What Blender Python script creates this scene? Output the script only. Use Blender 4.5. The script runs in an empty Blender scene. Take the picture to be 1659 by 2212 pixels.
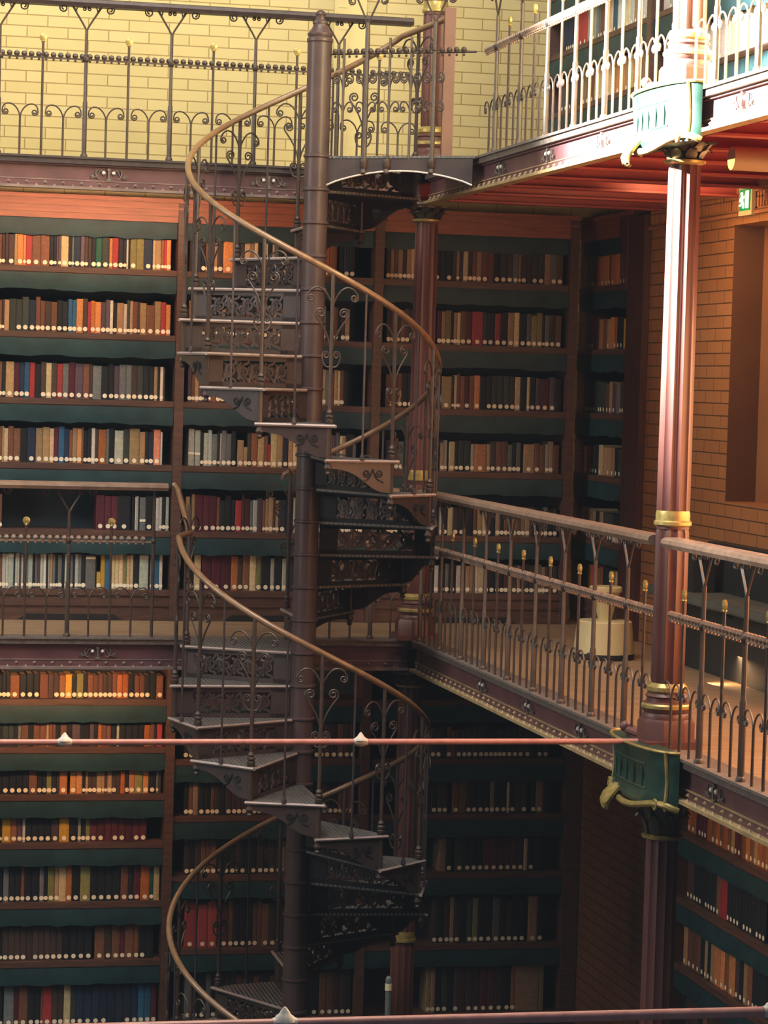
import bpy, math, random
from math import sin, cos, pi, radians, sqrt, atan2
from mathutils import Vector, Matrix
random.seed(7)
SC = bpy.context.scene
COL = SC.collection
# ------------------------------------------------------------------ camera
F = 5738.77
YAW, PITCH, ROLL = radians(12.6512), radians(-2.7395), radians(1.6383)
EYE = Vector((0, 0, 1.4508))
FW = Vector((sin(YAW)*cos(PITCH), cos(YAW)*cos(PITCH), sin(PITCH)))
_r = FW.cross(Vector((0, 0, 1))).normalized(); _u = _r.cross(FW)
RT = cos(ROLL)*_r + sin(ROLL)*_u
UP = -sin(ROLL)*_r + cos(ROLL)*_u
def on_plane(px, py, ax, val):
    d = FW + RT*((px-829.5)/F) - UP*((py-1106)/F)
    return EYE + d*((val-EYE[ax])/d[ax])
def project(p):
    d = Vector(p)-EYE; dd = d.dot(FW)
    return 829.5+F*d.dot(RT)/dd, 1106-F*d.dot(UP)/dd, dd
cd = bpy.data.cameras.new('camera'); cam = bpy.data.objects.new('camera', cd); COL.objects.link(cam)
cd.sensor_fit = 'VERTICAL'; cd.sensor_height = 36; cd.lens = F/2212*36; cd.clip_end = 200
m = Matrix((RT, UP, -FW)).transposed().to_4x4(); m.translation = EYE
cam.matrix_world = m; SC.camera = cam
# ------------------------------------------------------------------ dimensions
XR, YB, H = 3.478, 14.744, 2.66          # gallery edges, storey height
YS, XW = 15.8, 4.85                      # bookcase fronts: back wall, right wall
YU = 16.15                               # upper back wall
SX, SY = 2.72, 14.0                      # staircase axis
RISE = H/15
# ------------------------------------------------------------------ materials
def lin(h):
    if isinstance(h, str):
        h = h.lstrip('#'); h = [int(h[i:i+2], 16)/255 for i in (0, 2, 4)]
    return tuple(c/12.92 if c <= .04045 else ((c+.055)/1.055)**2.4 for c in h) + (1,)
MATS = {}
def mat(name, col, rough=.55, metal=0, var=.25, scale=12, spec=.5, bump=0, stretch=None, emit=None):
    m = bpy.data.materials.new(name); m.use_nodes = True; nt = m.node_tree; n = nt.nodes; L = nt.links
    b = n['Principled BSDF']; b.inputs['Roughness'].default_value = rough; b.inputs['Metallic'].default_value = metal
    b.inputs['Specular IOR Level'].default_value = spec
    c = lin(col)
    tc = n.new('ShaderNodeTexCoord'); nz = n.new('ShaderNodeTexNoise'); nz.inputs['Scale'].default_value = scale
    nz.inputs['Detail'].default_value = 5
    if stretch:
        mp = n.new('ShaderNodeMapping'); mp.inputs['Scale'].default_value = stretch
        L.new(tc.outputs['Object'], mp.inputs[0]); L.new(mp.outputs[0], nz.inputs[0])
    else: L.new(tc.outputs['Object'], nz.inputs[0])
    rp = n.new('ShaderNodeValToRGB')
    rp.color_ramp.elements[0].position = .3; rp.color_ramp.elements[1].position = .7
    rp.color_ramp.elements[0].color = tuple(x*(1-var) for x in c[:3])+(1,)
    rp.color_ramp.elements[1].color = tuple(min(1, x*(1+var)) for x in c[:3])+(1,)
    L.new(nz.outputs['Fac'], rp.inputs[0]); L.new(rp.outputs[0], b.inputs['Base Color'])
    if bump:
        bp = n.new('ShaderNodeBump'); bp.inputs['Strength'].default_value = bump; bp.inputs['Distance'].default_value = .01
        L.new(nz.outputs['Fac'], bp.inputs['Height']); L.new(bp.outputs[0], b.inputs['Normal'])
    if emit:
        b.inputs['Emission Color'].default_value = lin(emit[0]); b.inputs['Emission Strength'].default_value = emit[1]
    MATS[name] = m; return m
def brick(name, c1, c2, mortar, w, h, ax, rough=.35, ms=.004):
    m = bpy.data.materials.new(name); m.use_nodes = True; nt = m.node_tree; n = nt.nodes; L = nt.links
    b = n['Principled BSDF']; b.inputs['Roughness'].default_value = rough
    tc = n.new('ShaderNodeTexCoord'); s = n.new('ShaderNodeSeparateXYZ'); c = n.new('ShaderNodeCombineXYZ')
    L.new(tc.outputs['Object'], s.inputs[0]); L.new(s.outputs[ax], c.inputs[0]); L.new(s.outputs[2], c.inputs[1])
    t = n.new('ShaderNodeTexBrick'); L.new(c.outputs[0], t.inputs[0])
    t.inputs['Scale'].default_value = 1; t.inputs['Brick Width'].default_value = w; t.inputs['Row Height'].default_value = h
    t.inputs['Mortar Size'].default_value = ms; t.inputs['Mortar Smooth'].default_value = .3
    t.inputs['Color1'].default_value = lin(c1); t.inputs['Color2'].default_value = lin(c2); t.inputs['Mortar'].default_value = lin(mortar)
    L.new(t.outputs[0], b.inputs['Base Color'])
    bp = n.new('ShaderNodeBump'); bp.inputs['Strength'].default_value = .5; bp.inputs['Distance'].default_value = .004; bp.invert = True
    L.new(t.outputs['Fac'], bp.inputs['Height']); L.new(bp.outputs[0], b.inputs['Normal'])
    MATS[name] = m; return m
def cloth(name, attr):
    m = bpy.data.materials.new(name); m.use_nodes = True; nt = m.node_tree; n = nt.nodes; L = nt.links
    b = n['Principled BSDF']; b.inputs['Roughness'].default_value = .6; b.inputs['Specular IOR Level'].default_value = .3
    if attr: src = n.new('ShaderNodeAttribute'); src.attribute_name = 'Col'; o = src.outputs['Color']
    else: src = n.new('ShaderNodeObjectInfo'); o = src.outputs['Color']
    tc = n.new('ShaderNodeTexCoord'); mp = n.new('ShaderNodeMapping'); mp.inputs['Scale'].default_value = (1, 1, 6) if not attr else (30, 30, 60)
    nz = n.new('ShaderNodeTexNoise'); nz.inputs['Scale'].default_value = 2
    L.new(tc.outputs['Object'], mp.inputs[0]); L.new(mp.outputs[0], nz.inputs[0])
    mr = n.new('ShaderNodeMapRange'); mr.inputs[3].default_value = .6; mr.inputs[4].default_value = 1.4; L.new(nz.outputs['Fac'], mr.inputs[0])
    mx = n.new('ShaderNodeMix'); mx.data_type = 'RGBA'; mx.blend_type = 'MULTIPLY'; mx.inputs[0].default_value = 1
    L.new(o, mx.inputs[6]); L.new(mr.outputs[0], mx.inputs[7]); L.new(mx.outputs[2], b.inputs['Base Color'])
    MATS[name] = m; return m
mat('iron', '#43362f', .42, 0, .25, 30)
mat('iron_dark', '#3c3236', .45, 0, .25, 30)
mat('iron_red', '#6c4542', .45, 0, .2, 8)
mat('iron_rail', '#8c7464', .35, 0, .25, 20)
mat('girder_web', '#603f43', .5, 0, .25, 6)
mat('girder_top', '#6b625c', .5, 0, .3, 40)
mat('flange', '#a38c66', .45, 0, .25, 14)
mat('gold', '#a8955a', .35, .4, .25, 30)
mat('bronze', '#4a4538', .4, .4, .35, 40)
mat('shield', '#2c4a40', .3, .2, .35, 14)
mat('handrail', '#83664a', .28, 0, .2, 25, spec=.7)
mat('column', '#5e3833', .42, 0, .18, 5)
mat('tread', '#65625f', .45, 0, .2, 30)
mat('nosing', '#a3938f', .35, 0, .15, 20)
mat('pole', '#4b3b3a', .42, 0, .2, 8)
mat('flange_grey', '#7d6c68', .5, 0, .25, 14)
mat('stair', '#403534', .42, 0, .2, 10)
mat('stair_shade', '#151416', .8, 0, .2, 10)  # near-black colour: shade painted onto step undersides and riser backs
mat('wood', '#583f36', .5, 0, .3, 6, stretch=(1, 1, 8), bump=.1)
mat('wood_red', '#4a2a22', .5, 0, .3, 6, stretch=(8, 8, 1), bump=.1)
mat('cornice_wood', '#985b45', .45, 0, .25, 5, stretch=(1, 6, 20))
mat('leather', '#193a40', .55, 0, .3, 9, bump=.3)
mat('shelf_dark', '#36464f', .8, 0, .2, 4)
mat('floor_wood', '#9a8265', .5, 0, .22, 4, stretch=(1, 6, 1))
mat('floor_low', '#3b332c', .6, 0, .3, 4)
mat('red_paint', '#c9483a', .5, 0, .15, 4)
mat('joist_red', '#9c4640', .5, 0, .15, 4)
mat('cream', '#cfc79c', .35, 0, .08, 4)
mat('rubber', '#15181a', .6, 0, .1, 4)
mat('rod_red', '#c98d84', .3, 0, .15, 20)
mat('white_metal', '#ded6cc', .4, 0, .1, 20)
mat('paper', '#e8d9b8', .7, 0, .1, 20)
mat('sticker', '#fff2d8', .6, 0, .06, 30)
mat('desk_grey', '#5b625f', .5, 0, .2, 6)
mat('desk_dark', '#23282a', .55, 0, .2, 6)
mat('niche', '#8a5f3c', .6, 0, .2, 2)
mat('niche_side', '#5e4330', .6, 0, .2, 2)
mat('sign_green', '#0b8a4c', .4, 0, .05, 4, emit=('#0b8a4c', .6))
mat('sign_white', '#f4fff8', .4, 0, .02, 4, emit=('#e8fff4', .8))
mat('lamp_shell', '#92795f', .5, 0, .08, 4)
mat('lamp_glow', '#ffc890', .5, 0, .02, 4, emit=('#ffb060', 3))
mat('pier', '#d8c88e', .4, 0, .1, 4)
brick('brick_yellow', '#cabd8a', '#c3b57f', '#9a8350', .245, .0668, 0)
brick('brick_yellow_y', '#c9b988', '#c2b07c', '#8d7a50', .245, .0668, 1)
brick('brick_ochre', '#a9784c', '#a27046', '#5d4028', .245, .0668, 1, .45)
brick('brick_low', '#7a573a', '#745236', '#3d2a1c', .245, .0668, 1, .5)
cloth('book_cloth', False); cloth('book_cloth_mass', True)
# ridged tread top
_m = MATS['tread']; _n = _m.node_tree.nodes; _l = _m.node_tree.links
_tc = _n.new('ShaderNodeTexCoord'); _w = _n.new('ShaderNodeTexWave'); _w.wave_type = 'BANDS'; _w.bands_direction = 'X'; _w.inputs['Scale'].default_value = 14
_b = _n.new('ShaderNodeBump'); _b.inputs['Strength'].default_value = .8; _b.inputs['Distance'].default_value = .006
_l.new(_tc.outputs['Object'], _w.inputs[0]); _l.new(_w.outputs['Fac'], _b.inputs['Height']); _l.new(_b.outputs[0], _n['Principled BSDF'].inputs['Normal'])
# ------------------------------------------------------------------ mesh builder
class MB:
    def __init__(s): s.v = []; s.f = []; s.mi = []; s.cur = 0
    def face(s, *idx): s.f.append(idx); s.mi.append(s.cur)
    def add(s, vs, fs):
        b = len(s.v); s.v += [tuple(p) for p in vs]
        for f in fs: s.f.append(tuple(i+b for i in f)); s.mi.append(s.cur)
        return s
    def box(s, lo, hi, xf=None):
        x0, y0, z0 = lo; x1, y1, z1 = hi
        vs = [(x0, y0, z0), (x1, y0, z0), (x1, y1, z0), (x0, y1, z0), (x0, y0, z1), (x1, y0, z1), (x1, y1, z1), (x0, y1, z1)]
        if xf: vs = [xf(*p) for p in vs]
        return s.add(vs, [(0, 3, 2, 1), (4, 5, 6, 7), (0, 1, 5, 4), (1, 2, 6, 5), (2, 3, 7, 6), (3, 0, 4, 7)])
    def extrude(s, poly, fn, t0, t1):
        """poly: list of (a,b); fn(a,b,t)->point"""
        n = len(poly); vs = [fn(a, b, t0) for a, b in poly]+[fn(a, b, t1) for a, b in poly]
        fs = [tuple(range(n-1, -1, -1)), tuple(range(n, 2*n))]+[(i, (i+1) % n, n+(i+1) % n, n+i) for i in range(n)]
        return s.add(vs, fs)
    def tube(s, path, r, n=6, closed=False):
        P = [Vector(p) for p in path]; N = len(P)
        rs = r if isinstance(r, (list, tuple)) else [r]*N
        vs = []; up = None
        for i, p in enumerate(P):
            if closed: t = (P[(i+1) % N]-P[i-1])
            else: t = P[min(i+1, N-1)]-P[max(i-1, 0)]
            t = t.normalized() if t.length > 1e-9 else Vector((0, 0, 1))
            if up is None:
                a = Vector((0, 0, 1)) if abs(t.z) < .9 else Vector((0, 1, 0))
                up = (a-t*a.dot(t)).normalized()
            else:
                up = up-t*up.dot(t)
                up = up.normalized() if up.length > 1e-6 else t.orthogonal().normalized()
            q = t.cross(up)
            for k in range(n):
                a = 2*pi*(k+.5)/n; vs.append(p+(up*cos(a)+q*sin(a))*rs[i])
        fs = []
        for i in range(N if closed else N-1):
            j = (i+1) % N
            for k in range(n): fs.append((i*n+k, i*n+(k+1) % n, j*n+(k+1) % n, j*n+k))
        if not closed: fs += [tuple(range(n-1, -1, -1)), tuple((N-1)*n+k for k in range(n))]
        return s.add(vs, fs)
    def lathe(s, prof, n=24, c=(0, 0), flute=None, rot=0):
        vs = []; fs = []
        for r, z in prof:
            for k in range(n):
                a = 2*pi*k/n+rot; rr = r
                if flute: rr = r*(1-flute[1]*abs(sin(flute[0]*a/2))**.6*1.0)
                vs.append((c[0]+rr*cos(a), c[1]+rr*sin(a), z))
        for i in range(len(prof)-1):
            for k in range(n): fs.append((i*n+k, i*n+(k+1) % n, (i+1)*n+(k+1) % n, (i+1)*n+k))
        fs += [tuple(range(n-1, -1, -1)), tuple((len(prof)-1)*n+k for k in range(n))]
        return s.add(vs, fs)
    def ball(s, c, r, n=8, k=5, sz=1):
        return s.lathe([(max(r*sin(pi*i/k), r*.05), c[2]-r*sz*cos(pi*i/k)) for i in range(k+1)], n, (c[0], c[1]))
def obj(name, mb, mats, parent=None, smooth=True, label=None, loc=None, rz=0):
    me = bpy.data.meshes.new(name); me.from_pydata([tuple(p) for p in mb.v], [], mb.f)
    mats = mats if isinstance(mats, (list, tuple)) else [mats]
    for k in mats: me.materials.append(MATS[k])
    if len(mats) > 1: me.polygons.foreach_set('material_index', mb.mi)
    if smooth: me.shade_smooth(); me.set_sharp_from_angle(angle=radians(38))
    me.update()
    o = bpy.data.objects.new(name, me); COL.objects.link(o)
    if parent: o.parent = parent
    if label: o['label'] = label
    if loc: o.location = loc
    o.rotation_euler.z = rz
    return o
def thing(name, label, cat, loc=(0, 0, 0), rz=0, group=None):
    o = bpy.data.objects.new(name, None); COL.objects.link(o); o.empty_display_size = .1
    o.location = loc; o.rotation_euler.z = rz; o['label'] = label; o['category'] = cat
    if group: o['group'] = group
    return o
def tag(o, label, cat, group=None):
    o['label'] = label; o['category'] = cat
    if group: o['group'] = group
    return o
def struct(name, mb, mats, smooth=False, label=None, cat=None):
    o = obj(name, mb, mats, None, smooth); o['kind'] = 'structure'
    if label: o['label'] = label; o['category'] = cat
    return o
def dup(o, parent, loc=None, rz=None):
    c = o.copy(); COL.objects.link(c); c.parent = parent
    if loc is not None: c.location = loc
    if rz is not None: c.rotation_euler.z = rz
    for ch in list(o.children): dup(ch, c)
    return c
def spiral(c, r0, r1, a0, turns, n=14):
    return [(c[0]+(r0+(r1-r0)*i/n)*cos(a0+turns*2*pi*i/n), c[1]+(r0+(r1-r0)*i/n)*sin(a0+turns*2*pi*i/n)) for i in range(n+1)]
def bez(p0, p1, p2, p3, n=8):
    return [tuple((1-t)**3*a+3*(1-t)**2*t*b+3*(1-t)*t*t*c+t**3*d for a, b, c, d in zip(p0, p1, p2, p3)) for t in [i/n for i in range(n+1)]]
# ------------------------------------------------------------------ room shell
w = MB(); w.box((-2, YU, -2.8), (8, YU+.25, 5.6)); struct('wall_back', w, 'brick_yellow', label='pale yellow glazed brick wall above the back bookcases', cat='wall')
# right wall with shallow niche, one mesh
w = MB()
NY0, NY1, NZ0, NZ1, ND = 12.0, 13.36, .885, 2.345, .17
for y0, y1, z0, z1 in ((6.5, NY0, -.2, 2.62), (NY1, 14.745, -.2, 2.62), (NY0, NY1, -.2, NZ0), (NY0, NY1, NZ1, 2.62)):
    w.box((XW+.002, y0, z0), (XW+.5, y1, z1))
w.box((XW+.3, 14.745, -.2), (XW+.5, YU, 2.62))
struct('wall_right', w, 'brick_ochre', label='ochre glazed brick wall beside the right gallery', cat='wall')
w = MB(); w.box((XW+ND, NY0, NZ0), (XW+ND+.1, NY1, NZ1)); struct('wall_niche', w, 'niche')
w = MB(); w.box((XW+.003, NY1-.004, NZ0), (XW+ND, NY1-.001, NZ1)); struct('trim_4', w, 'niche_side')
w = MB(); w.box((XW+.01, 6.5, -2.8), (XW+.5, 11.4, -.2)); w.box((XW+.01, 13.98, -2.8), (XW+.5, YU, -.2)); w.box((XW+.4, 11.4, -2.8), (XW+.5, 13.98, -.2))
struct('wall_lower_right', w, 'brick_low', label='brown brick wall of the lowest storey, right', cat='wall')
w = MB(); w.box((4.97, 6.5, 2.62), (5.35, YU, 5.6)); struct('wall_upper_right', w, 'brick_yellow_y')
# patterned pier on the upper wall
w = MB(); px0, px1 = 3.22, 3.42
w.box((px0, YU-.025, 2.62), (px1, YU, 5.6))
for i in range(40):
    z = 2.7+i*.0668
    if i % 3 != 2: w.box((px0+.09, YU-.028, z), (px0+.096, YU-.02, z+.05)); w.box((px0+.03, YU-.028, z+.055), (px0+.08, YU-.02, z+.06))
struct('trim_1', w, 'pier')
# brick cornice along the right wall: projecting band, dentils, fillet
w = MB(); w.box((XW-.03, 11, 2.5), (XW+.01, 14.72, 2.545)); w.box((XW-.012, 11, 2.41), (XW+.01, 14.72, 2.5)); w.box((XW-.03, 11, 2.385), (XW+.01, 14.72, 2.41))
for i in range(90): w.box((XW-.024, 11+i*.0413, 2.42), (XW-.012, 11+i*.0413+.022, 2.495))
struct('trim_2', w, 'brick_ochre')
w = MB()
for i in range(3): w.box((XW-.05-.05*i, 12.15, 2.37+.06*i), (XW+.01, 12.66, 2.43+.06*i))
struct('trim_3', w, 'brick_ochre')
# floors
def gallery_floor(z, nm, low):
    w = MB(); w.box((-2, YB+.142, z-.05), (XR+.142, YU, z-.002)); w.box((XR+.142, 6.5, z-.05), (XW+.3, YU, z-.002)); struct(nm, w, 'floor_wood')
    c = MB(); c.box((-2, YB+.064, z-.062), (XR+.064, YS, z-.052)); c.box((XR+.064, 6.5, z-.062), (XW, YS+.3, z-.052)); struct('ceiling_'+low, c, 'red_paint')
gallery_floor(0, 'floor_middle', 'lower'); gallery_floor(H, 'floor_upper', 'middle')
w = MB(); w.box((-3, 5, -2.8), (6, YU, -2.66)); struct('floor_lower', w, 'floor_low')
k = 4
for zz in (0, H):
    for i in range(12):
        y = 14.5-i*.62; k += 1
        w = MB(); w.box((XR+.09, y, zz-.165), (XW-.0, y+.012, zz-.062)); w.box((XR+.09, y-.035, zz-.175), (XW, y+.047, zz-.165))
        struct('ceiling_joist_%d' % k, w, 'joist_red')
# ------------------------------------------------------------------ gallery girders
def girder(label, loc, rz, L, orn, fm='flange', tm='girder_top'):
    t = thing('gallery_girder', label, 'girder', loc, rz)
    w = MB(); w.box((0, 0, -.012), (L, .14, 0)); w.box((0, .012, -.04), (L, .14, -.012)); obj('top_flange', w, tm, t, False)
    w = MB(); w.box((0, .045, -.16), (L, .06, -.04)); w.box((0, .03, -.05), (L, .045, -.04)); obj('web', w, 'girder_web', t, False)
    w = MB(); w.cur = 1; w.box((0, .037, -.165), (L, .045, -.128)); w.cur = 0; w.box((0, .034, -.131), (L, .045, -.126)); w.box((0, 0, -.18), (L, .06, -.165))
    n = int(L/.1)
    for i in range(n):
        x = .05+i*.1
        w.add([(x+.011*cos(a), .037, -.147+.011*sin(a)) for a in [2*pi*q/6 for q in range(6)]]+[(x, .024, -.147)], [(q, (q+1) % 6, 6) for q in range(6)])
        x += .05
        w.add([(x+.01*cos(a), .016+.01*sin(a), -.165) for a in [2*pi*q/6 for q in range(6)]]+[(x, .016, -.152)], [(q, (q+1) % 6, 6) for q in range(6)])
    obj('riveted_flange', w, [fm, 'girder_web'], t, True)
    first = None
    for x in orn:
        if first is None:
            w = MB(); w.box((-.004, .03, -.128), (.004, .045, -.055)); w.box((-.014, .03, -.128), (.014, .045, -.115)); w.box((-.009, .03, -.068), (.009, .045, -.058))
            for s in (-1, 1):
                w.tube([(s*x_, .036, -.09+z_) for x_, z_ in bez((.035, .02), (.06, .035), (.05, -.03), (.09, -.012))]+[(s*(.09+a), .036, -.102+b) for a, b in spiral((0, 0), .012, .004, pi/2, -1.2, 10)], .003, 4)
                w.tube([(s*x_, .036, -.09+z_) for x_, z_ in bez((.05, -.02), (.07, -.035), (.08, .03), (.062, .022))], .004, 4)
            first = obj('scroll_ornament', w, 'girder_top', t)
            first.location = (x, 0, 0)
            for s in (-1, 1): b = MB(); b.ball((s*.028, .036, -.082), .011, 8, 5); obj('boss', b, 'white_metal', first)
        else: dup(first, t, (x, 0, 0))
    return t
HB = 3.0
girder('back girder of the uppermost gallery, purple web with rivets', (-.8, YB, H), 0, XR+.8, [2.5, 3.4], 'flange_grey', 'iron_dark')  # dark top flange: shade of its underside put into the colour
girder('back girder of the middle gallery, dark purple web under railing', (-.8, YB, 0), 0, XR+.8, [2.5, 3.42], 'flange_grey')
girder('sunlit right girder below the uppermost gallery railing', (XR, YB-.01, H), -pi/2, 8.0, [1.55, 2.43, 3.3, 5.1, 5.98])
girder('right girder of the middle gallery with bright riveted flange', (XR, YB-.01, 0), -pi/2, 8.0, [1.5, 2.38, 3.26, 5.05, 5.95])
# ------------------------------------------------------------------ railings
RH, RM = .857, .539
MOD = .4735
def railing(label, loc, rz, x0, x1, post0, posts=True, rail_mat='iron_rail', hx=None):
    """runs along local x; posts at post0 + k*MOD; y=.031 behind the girder lip"""
    t = thing('gallery_railing', label, 'railing', loc, rz); Y = .031
    w = MB(); h0, h1 = hx or (x0, x1)
    w.extrude([(-.04, -.022), (.04, -.022), (.05, -.004), (.046, .012), (.03, .02), (-.03, .02), (-.046, .012), (-.05, -.004)], lambda a, b, s: (s, Y+a, RH+b-.012), h0, h1); obj('handrail', w, rail_mat, t, True)
    w = MB(); w.box((x0, Y-.006, RM-.009), (x1, Y+.006, RM+.001))
    n = int((x1-x0)/.04)
    for i in range(n):
        x = x0+.02+i*.04; w.ball((x, Y, RM+.012), .0165, 6, 4); w.ball((x, Y, RM-.014), .008, 5, 3)
    obj('bead_rail', w, 'iron' if rail_mat == 'iron_dark' else 'iron_rail', t, True)
    first = {}
    def post(x):
        if 'p' not in first:
            w = MB(); w.tube([(0, Y, 0), (0, Y, .30), (0, Y, .31), (0, Y, .70)], [.0135, .0135, .010, .009], 8); w.ball((0, Y, RM), .019, 8, 5, 1.2); w.lathe([(.02, 0), (.02, .012), (.014, .02)], 8, (0, Y))
            p = obj('post', w, 'iron', t); first['p'] = p
            w = MB()
            for s in (-1, 1):
                w.tube([(s*a, Y, b) for a, b in bez((0, .69), (.004, .71), (.05, .775), (.088, .838))], .0055, 5)
                w.tube([(s*a, Y, b) for a, b in bez((.05, .775), (.075, .84), (.1, .845), (.128, .838))]+[(s*(.128+a), Y, .812+b) for a, b in spiral((0, 0), .026, .007, pi/2, -1.5, 16)], .0045, 5)
                w.tube([(s*a, Y, b) for a, b in bez((.06, .79), (.055, .84), (.03, .845), (.012, .82))]+[(s*(.014+a), Y, .812+b) for a, b in spiral((0, 0), .01, .004, pi*.7, 1.2, 10)], .004, 5)
            obj('scroll_fork', w, 'iron', p)
            p.location = (x, 0, 0)
        else: dup(first['p'], t, (x, 0, 0))
    def stan(x):
        if 's' not in first:
            w = MB(); w.tube([(0, Y, 0), (0, Y, .63)], .0068, 6); p = obj('stanchion', w, 'iron', t); first['s'] = p
            w = MB(); w.tube([(0, Y-.008, .645), (0, Y-.005, .645), (0, Y+.005, .645), (0, Y+.008, .645)], [.012, .021, .021, .012], 12); w.ball((0, Y, .645), .0105, 8, 5); w.lathe([(.006, .615), (.012, .622), (.006, .63)], 8, (0, Y)); obj('rosette_finial', w, 'gold', p)
            p.location = (x, 0, 0)
        else: dup(first['s'], t, (x, 0, 0))
    def short(x):
        if 'b' not in first:
            w = MB(); w.tube([(0, Y, 0), (0, Y, .215)], .006, 6); p = obj('short_baluster', w, 'iron', t); first['b'] = p
            w = MB()
            for s in (-1, 1):
                w.tube([(s*a, Y, b) for a, b in bez((0, .205), (.012, .29), (.1, .3), (.098, .235), 10)]+[(s*(.08+a), Y, .232+b) for a, b in spiral((0, 0), .0185, .005, 0, -1.5, 16)], .0042, 5)
            obj('scroll_arch', w, 'iron', p)
            p.location = (x, 0, 0)
        else: dup(first['b'], t, (x, 0, 0))
    q = MOD/4; k0 = int(math.floor((x0-post0)/q))-1; k1 = int((x1-post0)/q)+1
    for k in range(k0, k1+1):
        x = post0+k*q
        if x < x0-.001 or x > x1+.001: continue
        if k % 4 == 0: post(x)
        elif k % 4 == 2: stan(x)
        else: short(x)
    return t
# right: local x = YB - Y
CYR = 10.36                                   # bay column Y
railing('upper back railing before the yellow brick wall', (0, YB, H), 0, .6, 3.40, 1.559, rail_mat='iron_dark')  # dark iron colour paints in the backlit tone of this handrail
rl = railing('middle back railing left of the spiral staircase', (0, YB, 0), 0, .6, 1.99, 1.525, rail_mat='iron_rail', hx=(.6, 2.07))
w = MB(); w.tube([(1.9985, .031, 0), (1.9985, .031, RH-.02)], .0095, 8); w.ball((1.9985, .031, RM), .017, 8, 5); obj('end_post', w, 'iron', rl)
railing('short middle back railing between staircase pole and corner column', (0, YB, 0), 0, 2.84, 3.40, 2.78)
railing('upper right railing between corner landing and sunlit column', (XR, YB, H), -pi/2, 1.23, YB-CYR-.07, YB-13.29, rail_mat='iron_rail')
railing('upper right railing on the near side of the sunlit column', (XR, YB, H), -pi/2, YB-CYR+.09, 6.9, YB-9.94, rail_mat='iron_rail')
railing('middle right railing between staircase corner and gilded column', (XR, YB, 0), -pi/2, .1, YB-CYR-.07, YB-13.2, rail_mat='iron_rail')
railing('middle right railing on the near side of the gilded column', (XR, YB, 0), -pi/2, YB-CYR+.09, 6.9, YB-9.86, rail_mat='iron_rail')
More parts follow.
